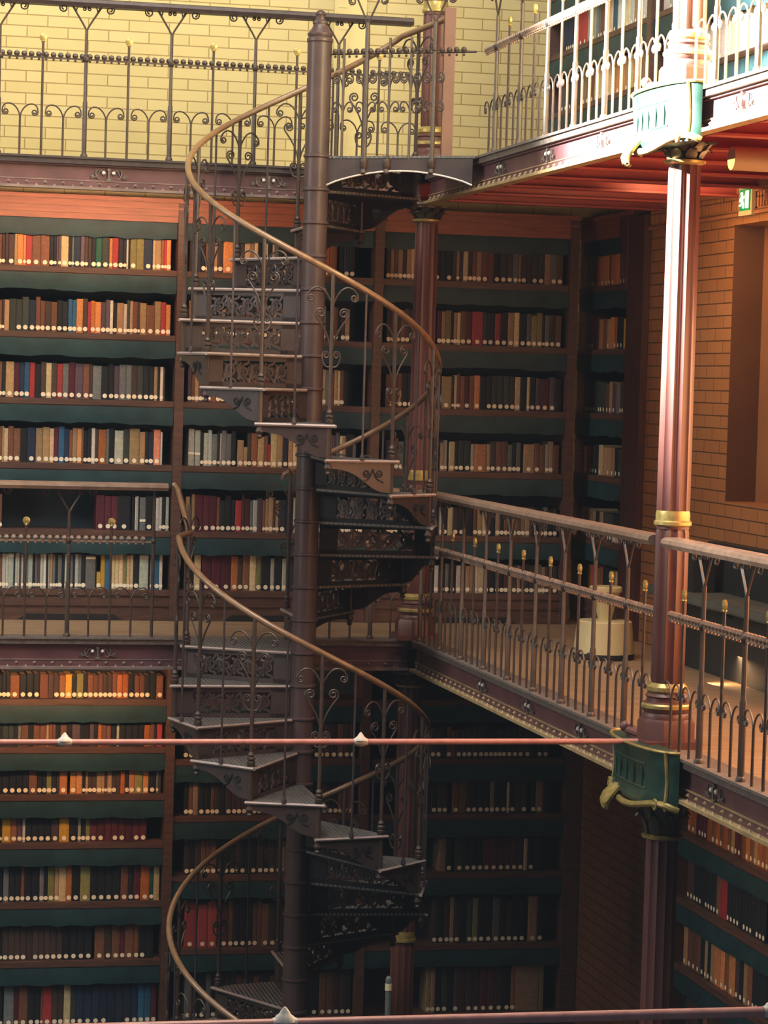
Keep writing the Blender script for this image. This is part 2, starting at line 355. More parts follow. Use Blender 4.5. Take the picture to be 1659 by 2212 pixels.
# ------------------------------------------------------------------ columns
def column(label, x, y, z0, z1, capital=True, shield=True, c0=.27, ch=.08):
    t = thing('iron_column', label, 'column', (x, y, z0))
    Lh = z1-z0
    w = MB(); w.lathe([(.118, 0), (.118, .1), (.108, .116)], 8, rot=pi/8); w.box((-.118, -.118, 0), (.118, .118, .03)); obj('plinth', w, 'column', t, True)
    w = MB(); w.lathe([(.1, .116), (.1, .13), (.093, .14), (.099, .15), (.102, .165), (.097, .182), (.085, .186), (.083, .2), (.09, .208), (.083, .218), (.079, .222)], 24); obj('base_moulding', w, 'column', t)
    w = MB(); w.lathe([(.093, .152), (.1045, .16), (.1045, .172), (.094, .183)], 24); w.lathe([(.078, .222), (.085, .23), (.085, .246), (.074, .258), (.07, .262)], 24); obj('gilded_ring', w, 'gold', t, label='gilded ring around the column foot')
    cz = Lh-c0 if capital else Lh
    w = MB(); w.lathe([(.064, .255), (.07, .275), (.07, .88), (.066, .895)], 72, flute=(12, .1)); w.lathe([(.068, .895), (.068, .955)], 24); w.lathe([(.066, .955), (.07, .975), (.067, cz-.02), (.064, cz)], 72, flute=(12, .1)); obj('fluted_shaft', w, 'column', t)
    w = MB(); w.lathe([(.069, .905), (.078, .912), (.078, .925), (.071, .93), (.071, .955), (.068, .97)], 24); obj('neck_ring', w, 'gold', t, label='gilded band at handrail height')
    if not capital: return t
    w = MB(); w.lathe([(.064, cz-.012), (.084, cz-.004), (.086, cz+.006), (.066, cz+.014)], 24); obj('astragal', w, 'gold', t, label='gilded ring below the capital')
    w = MB(); K = ch/.155; w.lathe([(.066, cz+.01), (.07, cz+.08*K), (.09, cz+.13*K), (.1, cz+.14*K)], 24)
    for row in range(2):
        for i in range(8):
            a = 2*pi*(i+.5*row)/8
            zb = cz+.012+row*.055*K
            prof = [(.07, 0, .02), (.078, .03*K, .026), (.088, .055*K, .022), (.108, .074*K, .014), (.116, .062*K, .004)]
            vs = []
            for rr, zz, ww in prof:
                rr += row*.012
                for s in (-1, 0, 1): vs.append((rr*cos(a)-s*ww*sin(a)+(.006*cos(a) if s == 0 else 0), rr*sin(a)+s*ww*cos(a)+(.006*sin(a) if s == 0 else 0), zb+zz))
            w.add(vs, [(r*3+c, r*3+c+1, r*3+c+4, r*3+c+3) for r in range(4) for c in range(2)])
    w.box((-.1, -.1, cz+.138*K), (.1, .1, cz+.155*K)); obj('acanthus_capital', w, 'bronze', t)
    if shield:
        # bulging scroll shield on the atrium face of the girder
        zs0, zs1 = Lh-.215, Lh+.02; bx = XR-x
        def el(t, k=1., dx=0): return (bx-.001-(.105*k+dx)*abs(sin(t))**.8, -.37*cos(t))
        N = 22; w = MB(); vs = []
        prof = [(zs0, .9), (zs0+.02, 1.0), (zs0+.06, .88), (zs0+.12, .84), (zs0+.18, .95), (zs1, 1.06)]
        for z, k in prof:
            for i in range(N+1): a, b = el(pi*i/N, k); vs.append((a, b, z))
        M = N+1; P2 = len(prof)
        fs = [(r*M+i+1, r*M+i, (r+1)*M+i, (r+1)*M+i+1) for r in range(P2-1) for i in range(N)]+[tuple(range(N+1)), tuple((P2-1)*M+i for i in range(N, -1, -1))]
        w.add(vs, fs); sh = obj('scroll_shield', w, 'shield', t, label='green scroll shield at the column head')
        w = MB()
        w.tube([el(pi*i/24, .95, .006)+(zs0+.004+.02*sin(3*pi*i/24),) for i in range(25)], .014, 8); w.tube([el(pi*i/24, 1.06, .004)+(zs1,) for i in range(25)], .007, 6)
        for q in (.12, .88): w.tube([el(pi*q, k, .004)+(z,) for z, k in prof], .008, 6)
        # curled leaf at the lower far corner
        a, b = el(pi*.62, 1.0); L_ = [(a+.015, zs0+.05, .03), (a-.02, zs0+.03, .05), (a-.05, zs0, .06), (a-.066, zs0-.03, .05), (a-.062, zs0-.055, .03), (a-.045, zs0-.06, .012)]
        vs = []
        for xx, zz, hw in L_:
            for u in (-1, -.5, 0, .5, 1): vs.append((xx+.012*abs(u), b+u*hw, zz-.008*(abs(u) == .5)))
        vs += [(p[0]+.01, p[1], p[2]-.006) for p in vs[:30]]
        w.add(vs, [(r*5+c, (r+1)*5+c, (r+1)*5+c+1, r*5+c+1) for r in range(5) for c in range(4)]+[(30+r*5+c, 30+r*5+c+1, 30+(r+1)*5+c+1, 30+(r+1)*5+c) for r in range(5) for c in range(4)]+[(r*5, 30+r*5, 35+r*5, r*5+5) for r in range(5)]+[(r*5+4, r*5+9, 39+r*5, 34+r*5) for r in range(5)])
        for q in (.2, .8):
            a, b = el(pi*q, 1.0); w.tube([(a-.006, b+.02*cos(u), zs0+.02+.02*sin(u)) for u in [2*pi*v/10 for v in range(10)]], .006, 5, True)
        obj('gilded_rim', w, 'gold', sh, label='gilded rim and curled leaf of the shield')
        w = MB()
        for q, zz in ((.36, .0), (.44, .0), (.52, .0), (.6, .0), (.68, .0)):
            a, b = el(pi*q, .86); w.tube([(a-.001, b, zs0+.075), (a-.001, b, zs0+.165)], .008, 6)
        w.tube([el(pi*(.32+.4*i/10), .87)+(zs0+.07,) for i in range(11)], .005, 5); w.tube([el(pi*(.32+.4*i/10), .9)+(zs0+.17,) for i in range(11)], .005, 5)
        obj('embossed_panel', w, 'shield', sh)
        # turned rod socket projecting at the top
        w = MB(); w.tube([(bx-.02, .12, Lh-.02), (bx-.06, .14, Lh+.05)], .014, 8); w.ball((bx-.065, .15, Lh+.062), .024, 8, 5); w.tube([(bx-.06, .14, Lh+.05), (bx-.0, -.04, Lh+.035)], [.014, .02], 8)
        obj('rod_socket', w, 'iron_red', t)
    return t
column('fluted column of the middle storey with gilded base, right', 3.54, CYR, 0, H)
column('sunlit fluted column of the uppermost storey above white shield', 3.54, CYR, H, 2*H)
column('fluted column of the lowest storey under green shield', 3.54, CYR, -H, 0, c0=.375, ch=.185)
column('corner column of the middle storey behind the staircase', 3.525, 14.8, 0, H, shield=False)
column('corner column of the uppermost storey beside the landing', 3.54, 14.8, H, 2*H, shield=False)
column('corner column of the lowest storey behind the staircase', 3.505, 14.8, -H, 0, shield=False)
# ------------------------------------------------------------------ tie rods
def tie_rod(label, y, z, knobs, x0, x1, r):
    t = thing('tie_rod', label, 'rod', (x0, y, z))
    w = MB(); w.tube([(0, 0, 0), (x1-x0, 0, 0)], r, 10); obj('bar', w, 'rod_red', t)
    for kx in knobs:
        w = MB(); x = kx-x0
        w.lathe([(.026, r*.5), (.022, r+.004), (.014, r+.01), (.011, r+.016), (.003, r+.026)], 10, (x, 0)); w.lathe([(.003, -r-.006), (.012, -r-.004), (.018, -r*.3)], 10, (x, 0))
        w.tube([(x-.028, 0, 0), (x-.01, 0, 0), (x+.01, 0, 0), (x+.028, 0, 0)], [r+.001, r+.006, r+.006, r+.001], 10)
        obj('knob', w, 'white_metal', t, label='pale pointed knob on the red rod')
tie_rod('red tie rod across the atrium meeting the gilded column', CYR, .018, (1.071, 2.256, -.114), -1.6, 3.42, .0125)
tie_rod('red tie rod across the atrium, nearest the viewer', 5.87, -.005, (1.12, 2.3, -.06), -1.6, 3.5, .0125)
# ------------------------------------------------------------------ spiral staircase
TH0 = 70
def phi(th): return radians(th-102.6512)
ST = thing('spiral_staircase', 'purple-brown cast-iron spiral staircase with pale curved handrail, in gallery corner', 'staircase', (SX, SY, -H))
def pt(th, r, z): a = phi(th); return (r*cos(a), r*sin(a), z+H)
RO = .715
# treads: k -> (theta0, theta1, z)
TR = {0: (70, 130)}
th = 130
for k in range(1, 31):
    if k == 15: TR[k] = (th, th+60); th += 60
    else: TR[k] = (th, th+30); th += 30
def zt(k): return H-k*RISE
w = MB(); w.lathe([(.066, 0), (.066, 2*H+.62)], 28, flute=(20, .03))
pole = obj('pole', w, 'pole', ST)
w = MB(); zf = 2*H+.60
w.lathe([(.066, zf), (.07, zf+.005), (.07, zf+.02), (.062, zf+.028), (.068, zf+.04), (.068, zf+.048), (.05, zf+.07), (.04, zf+.085), (.038, zf+.098), (.041, zf+.1), (.041, zf+.112), (.026, zf+.12), (.024, zf+.14), (.03, zf+.15), (.024, zf+.163), (.006, zf+.175)], 28)
obj('finial', w, 'pole', pole)
pr = None
for k in range(0, 31):
    z = zt(k)+H
    if pr is None:
        w = MB(); w.lathe([(.066, -.012), (.073, -.006), (.073, .004), (.066, .008)], 24); pr = obj('collar', w, 'pole', pole); pr.location = (0, 0, z)
    else: dup(pr, pole, (0, 0, z))
def tread_poly(t0, t1, r, n=1, ov=2.2):
    pts = [pt(t0-0, .06, 0)[:2], pt(t0-ov*0, r, 0)[:2]]
    for i in range(1, n): pts.append(pt(t0+(t1-t0)*i/n, r, 0)[:2])
    pts += [pt(t1, r, 0)[:2], pt(t1, .06, 0)[:2]]
    return pts
def off(pts, d):  # shift nosing edge forward (theta direction)
    return pts
for k in range(0, 31):
    t0, t1 = TR[k]; z = zt(k)+H
    land = k in (0, 15)
    r = RO
    poly = tread_poly(t0-1.5, t1+2.2, r, 2 if land else 1)
    if k == 0:
        a0, a1 = phi(t0), phi(t1); dx = XR-SX-.01
        poly = [pt(t0, .06, 0)[:2], (dx, dx*math.tan(a0)), (dx, dx*math.tan(a1)*.6), pt(118, RO, 0)[:2], pt(132, RO, 0)[:2], pt(132, .06, 0)[:2]]
    if k == 15:
        dy = YB-SY
        poly = [pt(t0, .06, 0)[:2], (.03, dy), (-.45, dy), pt(228, .86, 0)[:2], pt(240, RO+.03, 0)[:2], pt(t1+2.2, RO, 0)[:2], pt(t1+2.2, .06, 0)[:2]]
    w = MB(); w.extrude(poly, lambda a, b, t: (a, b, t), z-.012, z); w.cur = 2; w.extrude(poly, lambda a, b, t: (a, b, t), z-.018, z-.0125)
    # rounded nosing bead along the front edge
    e = t1+2.2 if k not in (0,) else 132
    w.cur = 1
    w.tube([pt(e, .07, z-.009-H), pt(e, r, z-.009-H)], .009, 6)
    if not land: w.tube([pt(t0-1.5, r, z-.009-H), pt(t1+2.2, r, z-.009-H)], .009, 6)
    step = obj('landing' if land else 'tread', w, ['tread', 'nosing', 'stair_shade'], ST, True)
    # step underside and riser backs: shade painted in as near-black
    # riser at theta = t1 below this tread
    if k < 30:
        zb, zh = z-RISE+.002, z-.018
        R0, R1 = .07, .69
        def rp(rr, zz, s): a = phi(t1); return (rr*cos(a)-s*sin(a), rr*sin(a)+s*cos(a), zz)
        w = MB()
        for lo, hi in (((R0, zb), (R1, zb+.022)), ((R0, zh-.022), (R1, zh)), ((R0, zb), (R0+.1, zh)), ((R1-.1, zb), (R1, zh))):
            w.extrude([(lo[0], lo[1]), (hi[0], lo[1]), (hi[0], hi[1]), (lo[0], hi[1])], rp, 0, .006)
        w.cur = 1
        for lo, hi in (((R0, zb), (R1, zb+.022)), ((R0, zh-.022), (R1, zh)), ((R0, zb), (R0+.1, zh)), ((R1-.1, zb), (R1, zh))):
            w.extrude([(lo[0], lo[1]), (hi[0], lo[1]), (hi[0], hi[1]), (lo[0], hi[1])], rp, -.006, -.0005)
        ri = obj('riser', w, ['stair', 'stair_shade'], step, True)
        w = MB(); x0, x1 = R0+.1, R1-.1; h = zh-zb-.044; zm = (zb+zh)/2; nn = 5
        for i in range(nn):
            cx = x0+(i+.5)*(x1-x0)/nn; s = 1 if i % 2 else -1; hw = (x1-x0)/nn/2
            c1 = [(cx+a, zm+s*b) for a, b in bez((-hw, -h/2), (-hw*.3, -h*.1), (hw*.9, h*.2), (hw*.3, h*.42), 8)]
            c2 = [(cx+a, zm+s*b) for a, b in spiral((-hw*.25, -h*.05), h*.30, .006, -pi/2, 1.6, 16)]
            c3 = [(cx+a, zm+s*b) for a, b in bez((hw, h/2), (hw*.5, h*.1), (hw*.2, -h*.5), (hw*.8, -h*.3), 8)]
            c4 = [(cx+a, zm+s*b) for a, b in spiral((hw*.62, h*.12), h*.2, .005, pi, -1.3, 12)]
            c5 = [(cx+a, zm+s*b) for a, b in bez((-hw, h*.5), (-hw*.6, h*.2), (0, h*.5), (hw*.1, h*.1), 6)]
            for c in (c1, c2, c3, c4, c5): w.tube([rp(a, b, .002) for a, b in c], .0095, 4)
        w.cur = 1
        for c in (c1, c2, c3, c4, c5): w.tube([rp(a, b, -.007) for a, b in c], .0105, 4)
        obj('foliage_panel', w, ['stair', 'stair_shade'], ri)
    # outer string bracket
    if not land:
        pA, pB = Vector(pt(t0+1, .695, 0)), Vector(pt(t1, .695, 0)); d = (pB-pA); Lc = d.length; d.normalize(); nrm = Vector((pA.x+pB.x, pA.y+pB.y, 0)).normalized()
        def sp(a, b, s): q = pA+d*a+nrm*s; return (q.x, q.y, z-.018+b)
        dep = RISE-.024
        curve = bez((0, -.03), (Lc*.35, -.035), (Lc*.45, -.075), (Lc*.62, -.115), 6)+bez((Lc*.62, -.115), (Lc*.75, -.148), (Lc*.85, -dep), (Lc, -dep), 5)[1:]
        w = MB(); w.extrude([(0, 0)]+curve+[(Lc, 0)], sp, -.005, .005)
        br = obj('string_bracket', w, 'stair', step, True)
        w = MB()
        for s_ in (-1, 1):
            w.tube([sp(Lc*.68+s_*.035+s_*a, -.052+b, .007) for a, b in spiral((0, 0), .022, .006, pi if s_ > 0 else pi, 1.4 if s_ > 0 else 1.4, 14)], .0045, 4)
            w.tube([sp(Lc*.68+s_*a, b, .007) for a, b in bez((.0, -.03), (.02, -.11), (.05, -.08), (.06, -.1), 6)], .004, 4)
        obj('pierced_scroll', w, 'stair_shade', br)
# balusters: one newel per tread edge with foot above and drop below, a slender one at mid tread
def spiral_part(name, mb, m, parent, th, r, z):
    o = obj(name, mb, m, parent); a = phi(th); o.location = (r*cos(a), r*sin(a), z+H); o.rotation_euler.z = a+pi/2; return o
HR = .775
w = MB(); w.tube([(0, 0, .06), (0, 0, HR-.01)], .0105, 8)
newel = spiral_part('newel', w, 'iron', ST, TR[1][1], .69, zt(1))
w = MB(); w.lathe([(.018, 0), (.021, .004), (.021, .024), (.015, .03), (.022, .036), (.022, .044), (.013, .052), (.018, .06), (.011, .075)], 12); obj('turned_foot', w, 'iron', newel)
w = MB(); zl = -RISE
w.lathe([(.004, zl-.085), (.013, zl-.08), (.016, zl-.072), (.011, zl-.064), (.016, zl-.055), (.022, zl-.048), (.022, zl-.04), (.016, zl-.03), (.016, zl-.018)], 12); w.tube([(0, 0, zl-.02), (0, 0, 0)], .014, 8); obj('drop_pendant', w, 'iron', newel)
w = MB()
for s in (-1, 1):
    w.tube([(s*a, 0, b) for a, b in bez((0, .30), (.03, .27), (.055, .33), (.045, .36))]+[(s*(.027+a), 0, .352+b) for a, b in spiral((0, 0), .02, .006, .2, 1.3, 14)], .005, 5)
    w.tube([(s*a, 0, b) for a, b in bez((0, .36), (.012, .46), (.05, .5), (.085, .55), 8)]+[(s*(.06+a), 0, .565+b) for a, b in spiral((0, 0), .028, .007, -.4, 1.5, 16)], .005, 5)
    w.tube([(s*a, 0, b) for a, b in bez((0, .60), (.03, .7), (.09, .73), (.13, .66), 8)]+[(s*(.112+a), 0, .645+b) for a, b in spiral((0, 0), .021, .006, .5, -1.4, 14)], .0048, 5)
obj('scrollwork', w, 'iron', newel)
w = MB(); w.tube([(0, 0, 0), (0, 0, HR+RISE/2-.01)], .0062, 6); w.lathe([(.013, 0), (.013, .014), (.008, .03)], 8)
bal = spiral_part('slender_baluster', w, 'iron_dark', ST, (TR[2][0]+TR[2][1])/2, .69, zt(2))
for k in range(2, 30):
    if k in (14, 15): continue
    a = phi(TR[k][1]); dup(newel, ST, (.69*cos(a), .69*sin(a), zt(k)+H), a+pi/2)
    if k != 2: a = phi((TR[k][0]+TR[k][1])/2); dup(bal, ST, (.69*cos(a), .69*sin(a), zt(k)+H), a+pi/2)
a = phi(TR[14][1]); dup(newel, ST, (.69*cos(a), .69*sin(a), zt(14)+H), a+pi/2)
a = phi(TR[15][1]); dup(newel, ST, (.69*cos(a), .69*sin(a), zt(15)+H), a+pi/2)
a = phi(130); dup(newel, ST, (.69*cos(a), .69*sin(a), zt(0)+H), a+pi/2)
# curved handrails
def rail_z(th):
    # piecewise linear through newel tops
    pts = [(100, H+.80), (130, H+HR)]+[(TR[k][1], zt(k)+HR) for k in range(1, 15)]
    pts2 = [(250, HR)]+[(TR[k][1], zt(k)+HR) for k in range(16, 31)]
    for P in (pts, pts2):
        if P[0][0] <= th <= P[-1][0] and not (P is pts and th > TR[14][1]):
            for (a, za), (b, zb) in zip(P, P[1:]):
                if a <= th <= b: return za+(zb-za)*(th-a)/(b-a)
    return None
def helix(a, b, n): return [pt(a+(b-a)*i/n, .685, rail_z(a+(b-a)*i/n)) for i in range(n+1)]
w = MB(); top = helix(100, 130, 1)+helix(134, 192-2, 12)[0:0]
path = [pt(101, .69, rail_z(101)), pt(138, .69, rail_z(138))]+helix(146, TR[14][1], 84)
E1 = TR[14][1]
path = [pt(101, .69, H+.765)]+helix(140, E1, 120)
w.tube(path, .0165, 10)
q = path[-1]; w.tube([q, (q[0]-.03, q[1]+.03, q[2]-.02), (q[0]-.045, q[1]+.02, q[2]-.05)], [.0165, .014, .008], 8)
obj('handrail', w, 'handrail', ST, True, label='pale curved handrail of the upper flight')
S2 = TR[15][1]; E2 = TR[30][1]
w = MB(); path = helix(S2, E2, 150); g = (-.615, YB+.03-SY, H+RH+.004)
w.tube([g, (g[0]+.02, g[1]-.03, g[2]-.03)]+[(path[0][0]-.0, path[0][1]+.03, path[0][2]+.012)]+path, .0165, 10); obj('handrail', w, 'handrail', ST, True, label='pale curved handrail of the lower flight')
# landing front: arched fascia along the near edge of the upper landing
a0 = phi(70); Lr = (XR-SX-.018)/cos(a0); ux, uy = cos(a0), sin(a0)
def fp(r, z, s): return (r*ux-s*uy*-1*-1, r*uy+s*ux, z+2*H)
w = MB(); arch = [(.06+(Lr-.06)*i/16, -.155+.075*sin(pi*i/16)**.8) for i in range(17)]
w.extrude([(.06, -.018)]+arch+[(Lr, -.018)], fp, -.008, .008); fas = obj('arched_fascia', w, 'stair', [c for c in ST.children if c.name.startswith('landing')][0])
w = MB(); w.tube([fp(r, z, -.008) for r, z in arch], .005, 6); obj('edge_moulding', w, 'white_metal', fas, label='pale moulded edge of the arched landing fascia')
# guard along that edge
LN = [c for c in ST.children if c.name.startswith('landing')][0]
w = MB(); w.extrude([(-.03, -.012), (.03, -.012), (.03, .012), (-.03, .012)], lambda a, b, s: fp(s, RH+b, a), .05, Lr-.02)
w2 = MB(); w2.tube([fp(.066, RM, 0), fp(Lr, RM, 0)], .006, 6)
for i in range(int((Lr-.08)/.04)): p = fp(.09+i*.04, RM+.012, 0); w2.ball(p, .0165, 6, 4); p = fp(.09+i*.04, RM-.014, 0); w2.ball(p, .008, 5, 3)
gr = obj('landing_guard', w, 'iron_dark', ST, True); obj('bead_rail', w2, 'iron', gr)
for i, rr in enumerate((.14, .27, .40, .52, .65)):
    w = MB(); big = i in (1, 4)
    w.tube([fp(rr, -.02, 0), fp(rr, .7 if big else .62, 0)], .0125 if big else .007, 8)
    if big:
        for s in (-1, 1):
            w.tube([fp(rr+s*a, b, 0) for a, b in bez((0, .69), (.004, .71), (.04, .775), (.07, .845))], .0055, 5)
            w.tube([fp(rr+s*(.09+a), .815+b, 0) for a, b in spiral((0, 0), .024, .007, pi*.7, -1.7, 16)], .0045, 5)
    for s in (-1, 1):
        w.tube([fp(rr+s*a, b, 0) for a, b in bez((0, .22), (.01, .3), (.06, .3), (.055, .25), 8)]+[fp(rr+s*(.04+a), .245+b, 0) for a, b in spiral((0, 0), .016, .005, 0, -1.4, 12)], .0045, 5)
        w.tube([fp(rr+s*a, b, 0) for a, b in bez((0, .33), (.01, .45), (.055, .46), (.055, .41), 8)]+[fp(rr+s*(.036+a), .4+b, 0) for a, b in spiral((0, 0), .02, .005, 0, -1.5, 14)], .0045, 5)
    w.tube([fp(rr, -.1, -.01), fp(rr, -.09, -.01), fp(rr, -.07, -.01), fp(rr, -.06, -.01), fp(rr, -.02, -.01)], [.008, .017, .012, .02, .02], 8) if i in (1, 2, 4) else None
    obj('guard_post', w, 'iron', gr)
# flat end panel where the rail starts
w = MB(); p = pt(99, .70, 0); w.box((p[0]-.03, p[1]-.012, 2*H), (p[0]+.03, p[1]+.012, 2*H+.82)); obj('end_panel', w, 'iron_red', ST, False)
# ------------------------------------------------------------------ bookcases
def flap_mesh(W, h, wav):
    w = MB(); n = max(6, int(W/.06)); vs = []
    for i in range(n+1):
        x = W*i/n; sag = h+random.uniform(-.5, .6)*wav; o = random.uniform(-1, 1)*wav*.3
        vs += [(x, .012, 0), (x, .008+o, -h*.5), (x, .012+o, -sag)]
    w.add(vs, [(i*3+j, i*3+3+j, i*3+4+j, i*3+1+j) for i in range(n) for j in range(2)])
    return w
def bookcase(label, loc, rz, W, z0, z1, boards, cornice=True, base=True, pl=True, prw=.055, depth=.3, flap=.1, wav=.012, wood='wood', slot=None, topflap=True):
    t = thing('bookcase', label, 'bookcase', loc, rz)
    if pl: w = MB(); w.box((-.03, -.012, z0), (.0, depth, z1)); w.box((-.036, -.02, z0), (.006, 0, z1)); obj('side_post', w, wood, t, False)
    w = MB(); w.box((W-prw, 0, z0), (W, depth, z1)); w.box((W-prw, -.018, z0), (W, 0, z1)); obj('side_post', w, wood, t, False)
    Wi = W-prw
    w = MB(); w.box((.0005, depth-.02, z0), (W-.0005, depth, z1)); obj('back_panel', w, 'shelf_dark', t, False)
    for b in boards:
        w = MB(); w.box((.001, .0, b-.04), (Wi-.001, depth-.021, b)); w.box((.001, -.006, b-.034), (Wi-.001, 0, b-.006)); s = obj('shelf', w, wood, t, False)
        if base and b == min(boards): continue
        f = obj('leather_flap', flap_mesh(Wi-.004, flap, wav), 'leather', s, True); f.location = (.002, -.016, b-.04)
    if cornice:
        w = MB(); c0 = boards_top = max(boards)+.285
        for i, (dy, za, zb) in enumerate(((.0, 0, .035), (-.012, .035, .045), (-.004, .045, .075), (-.02, .075, .085), (-.008, .085, .115), (-.03, .115, .14))):
            w.box((-.03 if pl else .0, dy, c0+za), (W-.0005, depth, c0+zb))
        s = obj('cornice', w, 'cornice_wood', t, False)
        f = obj('leather_flap', flap_mesh(Wi-.004, flap, wav), 'leather', s, True); f.location = (.002, .006, c0)
    if base:
        bt = min(boards)-.04
        w = MB(); w.box((0, .005, z0), (Wi, .03, bt)); w.box((0, -.006, z0+.085), (Wi, .005, z0+.1)); p = obj('plinth', w, wood, t, False)
        if slot:
            w = MB(); a, b = slot; w.extrude([(a, z0+.002), (b, z0+.002), (b-.05, z0+.035), (a+.05, z0+.035)], lambda x, z, y: (x, y, z), .001, .004); obj('kick_opening', w, 'rubber', p, False)
    return t
MIDB = [2.095, 1.708, 1.315, .932, .537, .182]
LOWA = [-.475, -.765, -1.05, -1.34, -1.7, -2.055, -2.45]
LOWB = [-.475, -.84, -1.185, -1.548, -1.995, -2.43]
XA, XB, XC, XD = 1.06, 2.295, 3.50, 4.73
bookcase('wooden bookcase of the middle gallery, left of the staircase', (XA, YS, 0), 0, XB-XA, 0, 2.52, MIDB, slot=(.28, .9))
bookcase('wooden bookcase of the middle gallery, behind the staircase', (XB, YS, 0), 0, XC-XB, 0, 2.52, MIDB, pl=False, slot=(.28, .9))
bookcase('dim wooden bookcase of the middle gallery, right of the corner column', (XC, YS, 0), 0, XD-XC, 0, 2.52, MIDB, pl=False, slot=(.3, .9))
RT_ = bookcase('bookcase on the right gallery wall beside the dark red post', (XW, YS+.34, 0), -pi/2, YS+.34-15.04, 0, 2.52, MIDB, pl=False, prw=.02, slot=None)
w = MB(); w.box((.001, .0, .01), (.008, .27, 2.5)); obj('side_post', w, 'wood', RT_, False)
w = MB(); w.box((YS+.34-15.05, -.04, 0), (YS+.34-14.75, .25, 2.48)); w.extrude([(.94, 2.48), (1.09, 2.48), (1.09, 2.05), (1.07, 2.2), (1.02, 2.3), (.94, 2.36)], lambda a, b, t: (a, t, b), -.05, -.02)
obj('end_panel', w, 'wood_red', RT_, False, label='dark red-brown end panel')
bookcase('lowest-storey bookcase lit orange, left of the staircase', (XA, YS, 0), 0, XB-XA, -H, -.1, LOWA, cornice=False, base=False)
bookcase('lowest-storey bookcase behind the staircase', (XB, YS, 0), 0, XC-XB, -H, -.1, LOWB, pl=False, cornice=False, base=False)
bookcase('lowest-storey bookcase in shadow beside the brown brick wall', (XC, YS, 0), 0, 4.855-XC, -H, -.1, LOWB, pl=False, cornice=False, base=False, prw=.1)
R2B = [-.585, -.965, -1.335, -1.71, -2.09]
bookcase('lowest-storey bookcase beneath the right girder', (XW+.005, 13.95, 0), -pi/2, 2.5, -H, -.1, R2B, cornice=False, base=False)
R3B = [4.27, 3.9, 3.53, 3.165, 2.8]
XU = 4.6
bookcase('sunlit bookcase on the uppermost right gallery with green flaps', (XU, YU-.03, 0), -pi/2, 2.06, H, 4.6, R3B, cornice=False, base=False, pl=True, prw=.08, wav=.03, flap=.12)
bookcase('brightest bookcase of the uppermost right gallery, nearest the viewer', (XU, YU-.03-2.06, 0), -pi/2, 2.6, H, 4.6, R3B, cornice=False, base=False, pl=False, prw=.08, wav=.03, flap=.12)
# ------------------------------------------------------------------ books
PAL = dict(k='#20242a', n='#26324a', g='#3a4340', G='#23604c', o='#d08a50', t='#a98a64', c='#d9c294', w='#d9d2c4', r='#b0393a', m='#5a2530', b='#79503c',
           B='#2c5f85', p='#5c4a55', y='#d6a432', s='#6f7474', l='#aab0a6', O='#8a8650', d='#493a36', x='#e08a76', h='#8a5a3a', e='#b86a30')
NAMES = dict(k='black', n='navy', g='grey-green', G='green', o='orange', t='tan', c='cream', w='white', r='red', m='maroon', b='brown', B='blue', p='purple-grey', y='yellow',
             s='grey', l='pale grey', O='olive', d='dark brown', x='pink', h='russet', e='burnt-orange')
ORD = ['', 'first', 'second', 'third', 'fourth', 'fifth', 'sixth', 'seventh', 'eighth', 'ninth', 'tenth', 'eleventh', 'twelfth', 'thirteenth', 'fourteenth', 'fifteenth', 'sixteenth', 'seventeenth', 'eighteenth', 'nineteenth', 'twentieth']
TEN = {2: 'twenty', 3: 'thirty', 4: 'forty', 5: 'fifty'}
def ordinal(n):
    if n <= 20: return ORD[n]
    if n % 10 == 0: return {30: 'thirtieth', 40: 'fortieth', 50: 'fiftieth'}[n]
    return TEN[n//10]+'-'+ORD[n % 10]
BOOKS = []   # dict: pos, rz, w, h, d, col, lab, area
